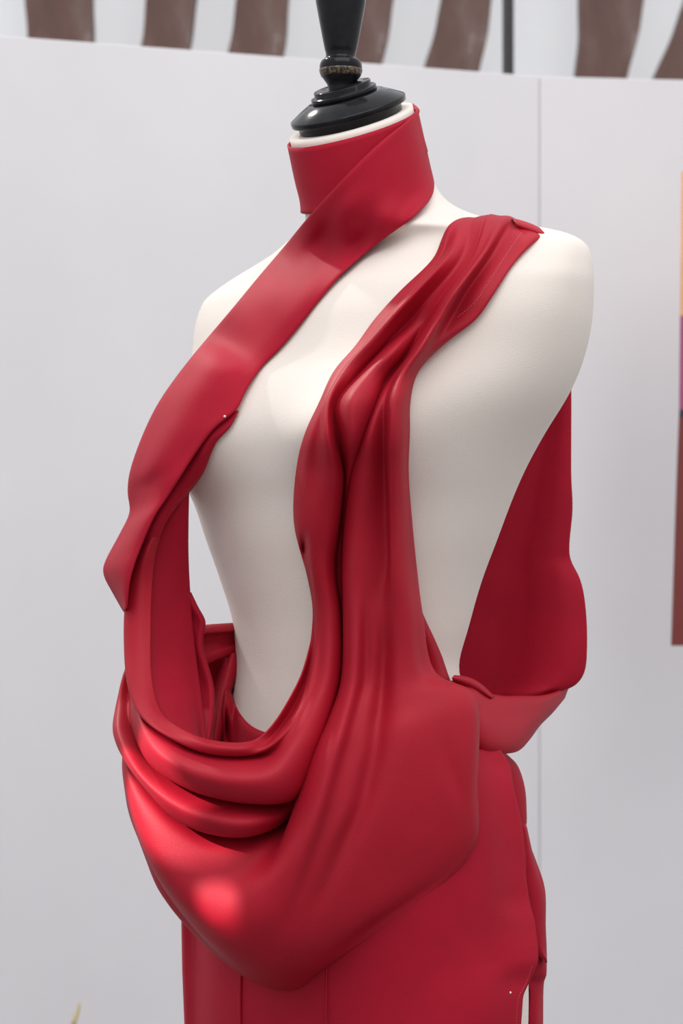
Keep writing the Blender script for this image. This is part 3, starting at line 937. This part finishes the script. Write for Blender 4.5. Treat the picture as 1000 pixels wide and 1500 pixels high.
for U_, L_, du, dl in strap:
    lin = []
    for t in (0, .16, .36, .6, .82, 1.0):
        x = U_[0] + (L_[0] - U_[0]) * t; y = U_[1] + (L_[1] - U_[1]) * t
        bd = body_d(x, y)
        if du is None:
            rel = (11 if U_[1] < 340 else 8) + 3 * math.sin(math.pi * t) - (3 if U_[1] > 340 and t in (0, 1.0) else 0)
            dd = (bd if bd is not None else 20) + rel
        elif dl is None:
            bump_ = {0: 0, .16: 26, .36: 46, .6: 56, .82: 60, 1.0: 62}[t]
            dd = du + bump_
            if bd is not None: dd = max(dd, bd + 8)
        else:
            dd = du + (dl - du) * (1 - (1 - t) ** 2)
            if bd is not None and dd > 0: dd = max(dd, bd + 6)
        lin.append((x, y, dd))
    x, y, dd = lin[-1]
    tail = Pt(x - 3, y - 3, dd - 8)
    x, y, dd = lin[0]
    head = Pt(x + 3, y + 3, dd - 6)
    rows.append([head] + [Pt(*p) for p in lin] + [tail])
STRAP = loft(rows, 6, 5, 2)
cloth_obj('neck_strap', STRAP, M_CREPE, dress, 0.0018, None, 1)

# --- loose back panel hanging behind the near side
ys = [356, 380, 420, 470, 575, 640, 700, 745, 800, 820, 850, 890, 950, 985, 1003, 1015]
xr = [806, 824, 830, 833, 836, 836, 836, 838, 833, 835, 849.5, 857, 859, 855, 842, 815]
st = []
for y, x in zip(ys, xr):
    xl = np.interp(y, [380, 575, 670, 770, 900, 1000, 1020], [750, 770, 735, 690, 640, 625, 622])
    bow = np.interp(y, [380, 575, 800, 1015], [0, -6, -20, -34])
    ll = []
    for t in (0, .2, .4, .55, .7, .85, .95, 1.0):
        px = xl + (x - xl) * t
        yy = y + (6 * (1 - t) if y > 1000 else 0)
        fold = np.interp(y, [500, 800, 1015], [2, 8, 16]) * math.sin(t * 7.0 + y * .002)
        edge = np.interp(y, [700, 790, 820, 860, 930, 1015], [0, -1, -4, 2, 8, 8]) * t ** 3
        lift = np.interp(y, [356, 380, 420, 470], [92, 46, 16, 0])
        ll.append(Pt(px, yy, -48 - 10 * t + bow * .4 + fold + edge + lift))
    st.append(ll)
st.append([p + np.array([0, 0.004, -0.004 if i else -.003]) for i, p in enumerate([Pt(622 + (722 - 622) * t if t < .5 else 722 + (806 - 722) * (t - .5) * 2, 1021 - 3 * max(0, t - .5), -60 + 12 * math.sin(t * 7 + 2)) for t in (0, .2, .4, .55, .7, .85, .95, 1.0)])])
cloth_obj('back_panel', loft(st, 6, 6, 2), M_CREPE, dress, 0.0014, M_EDGE)

# --- sash around the waist at the near side
st = []
sash = [
    ((640, 1000), (640, 1106), 70, 70), ((672, 998), (690, 1102), 66, 74), ((690, 1003), (706, 1102), 62, 76), ((708, 1014), (722, 1103), 52, 70), ((735, 1020), (742, 1103), 34, 54),
    ((762, 1020), (759, 1099), 14, 34), ((790, 1020), (774, 1084), -10, 8), ((812, 1015), (790, 1062), -40, -22), ((828, 1006), (808, 1044), -76, -50), ((836, 996), (826, 1022), -100, -84),
]
for T_, B_, dt, db in sash:
    lin = []
    for t, bu in ((0, 0), (.12, 8), (.35, 12), (.6, 15), (.85, 12), (1.0, 2)):
        lin.append(Pt(T_[0] + (B_[0] - T_[0]) * t, T_[1] + (B_[1] - T_[1]) * t, dt + (db - dt) * t + bu))
    lin.insert(0, Pt(T_[0], T_[1] + 6, dt - 14))
    lin.append(Pt(B_[0] - 4, B_[1] - 8, db - 16))
    st.append(lin)
cloth_obj('waist_sash', loft(st, 6, 5, 2), M_SATIN, dress)
# rolled lip of the sash
st = []
for x, y, r_ in ((664, 993, 4), (676, 996, 7), (690, 1001, 9), (704, 1009, 8), (716, 1018, 4), (722, 1022, 1.5)):
    dd = np.interp(x, [664, 722], [78, 50])
    st.append([Pt(x, y + r_, dd - 2), Pt(x - 2, y, dd + 6), Pt(x, y - r_ * .6, dd + 2), Pt(x + 2, y - r_ * .4, dd - 8), Pt(x + 2, y + r_ * .6, dd - 10)])
cloth_obj('sash_lip', loft(st, 5, 5, 1), M_SATIN, dress)

# shoulder seam flap
st = []
for a, b_, da, db in (((750, 322), (757, 332), 108, 112), ((762, 325), (770, 338), 108, 113), ((777, 330), (784, 343), 108, 114), ((792, 337), (799, 349), 108, 114), ((806, 345), (813, 351), 106, 112)):
    st.append([Pt(a[0], a[1], da - 26), Pt(a[0], a[1] - 1, da - 6), Pt((a[0] + b_[0]) / 2, (a[1] + b_[1]) / 2, (da + db) / 2 + 4), Pt(*b_, db)])
cloth_obj('shoulder_flap', loft(st, 5, 5, 1), M_SATIN, dress, 0.0016, M_EDGE)

# ------------------------------------------------------------------ stitching, pins, grass
def grid_bvh(G):
    nu, nv = G.shape[:2]
    return BVHTree.FromPolygons([Vector(v) for v in G.reshape(-1, 3)], grid_faces(nu, nv))


def on_cloth(bv, px, py, off=0.0):
    dr = (Vector(Pt(px, py, 0)) - CAMP).normalized()
    h = bv.ray_cast(CAMP, dr)
    if h[0] is None: return None
    return np.array(h[0] - dr * off)


COWL_BVH, SKIRT_BVH, STRAP_BVH = grid_bvh(COWL), grid_bvh(SKIRT), grid_bvh(STRAP)


def stitches(name, bv, pts, step, mat, parent, r=0.00035):
    P = crom(np.array(pts, dtype=float), 20)
    L = np.concatenate([[0], np.cumsum(np.linalg.norm(np.diff(P, axis=0), axis=1))])
    V, F = [], []
    for a in np.arange(0, L[-1] - step * .6, step):
        seg = [on_cloth(bv, np.interp(t, L, P[:, 0]), np.interp(t, L, P[:, 1]), 0.0010) for t in (a, a + step * .3, a + step * .6)]
        if any(q is None for q in seg): continue
        v, f = tube(seg, r, 6)
        F += [tuple(i + len(V) for i in q) for q in f]
        V += list(v)
    if V: mesh_obj(name, V, F, mat, parent)


M_THREAD = flat('rose_thread', (0.50, 0.10, 0.12), 0.7)
stitches('shoulder_stitching', COWL_BVH, [(764, 340), (742, 372), (716, 412), (694, 444), (668, 466)], 4.2, M_THREAD, dress)
stitches('hem_stitching', SKIRT_BVH, [(779, 1415), (770, 1440), (759, 1462), (756, 1500), (754, 1560)], 4.2, M_THREAD, dress)


def pin(px, py, bv, label, ang):
    c = on_cloth(bv, px, py, 0.0008)
    root = empty('dressmaking_pin', tuple(c)); tag(root, label, 'pin')
    dx, dz = math.cos(ang) * .009, math.sin(ang) * .009
    prof = [(math.sin(a) * .0011, -math.cos(a) * .0011) for a in np.linspace(0.05, math.pi - .05, 10)]
    mesh_obj('pin_head', *lathe(prof, c, (0, -1, 0), 16), M_PIN, root)
    mesh_obj('pin_shaft', *tube([c, c + np.array([dx * .5, 0.0006, dz * .5]), c + np.array([dx, 0.0016, dz])], .0003, 6), M_PINSTEEL, root)


pin(747, 1454, SKIRT_BVH, 'tiny pearl-headed pin stuck in the skirt near its side hem', 2.6)
pin(329, 610, STRAP_BVH, 'tiny pin at the fold where the neck strap turns under', 0.6)

root = empty('dry_plant_stem', (far(108, 1490, 1.15)[0], 1.15, 0.0))
tag(root, 'dry straw-coloured plant tip at the lower left in front of the white panel', 'plant')
bz = far(108, 1490, 1.15)
for (x0, y0), (x1, y1), w_ in (((104, 1620), (107, 1484), 1.0), ((107, 1500), (116, 1469), 2.4), ((112, 1640), (113, 1500), 1.0)):
    a, b_ = far(x0, y0, 1.15), far(x1, y1, 1.15)
    pa = [a + (b_ - a) * t + np.array([0.002 * math.sin(t * 3), 0, 0]) for t in np.linspace(0, 1, 7)]
    if y0 > 1600: pa.insert(0, np.array([bz[0], 1.15, 0.0]))
    rr = np.linspace(.0016, .0008, len(pa)) * (w_ if y0 < 1600 else 1)
    mesh_obj('seed_head' if y0 < 1600 else 'stem', *tube(pa, rr, 6), M_STRAW, root)
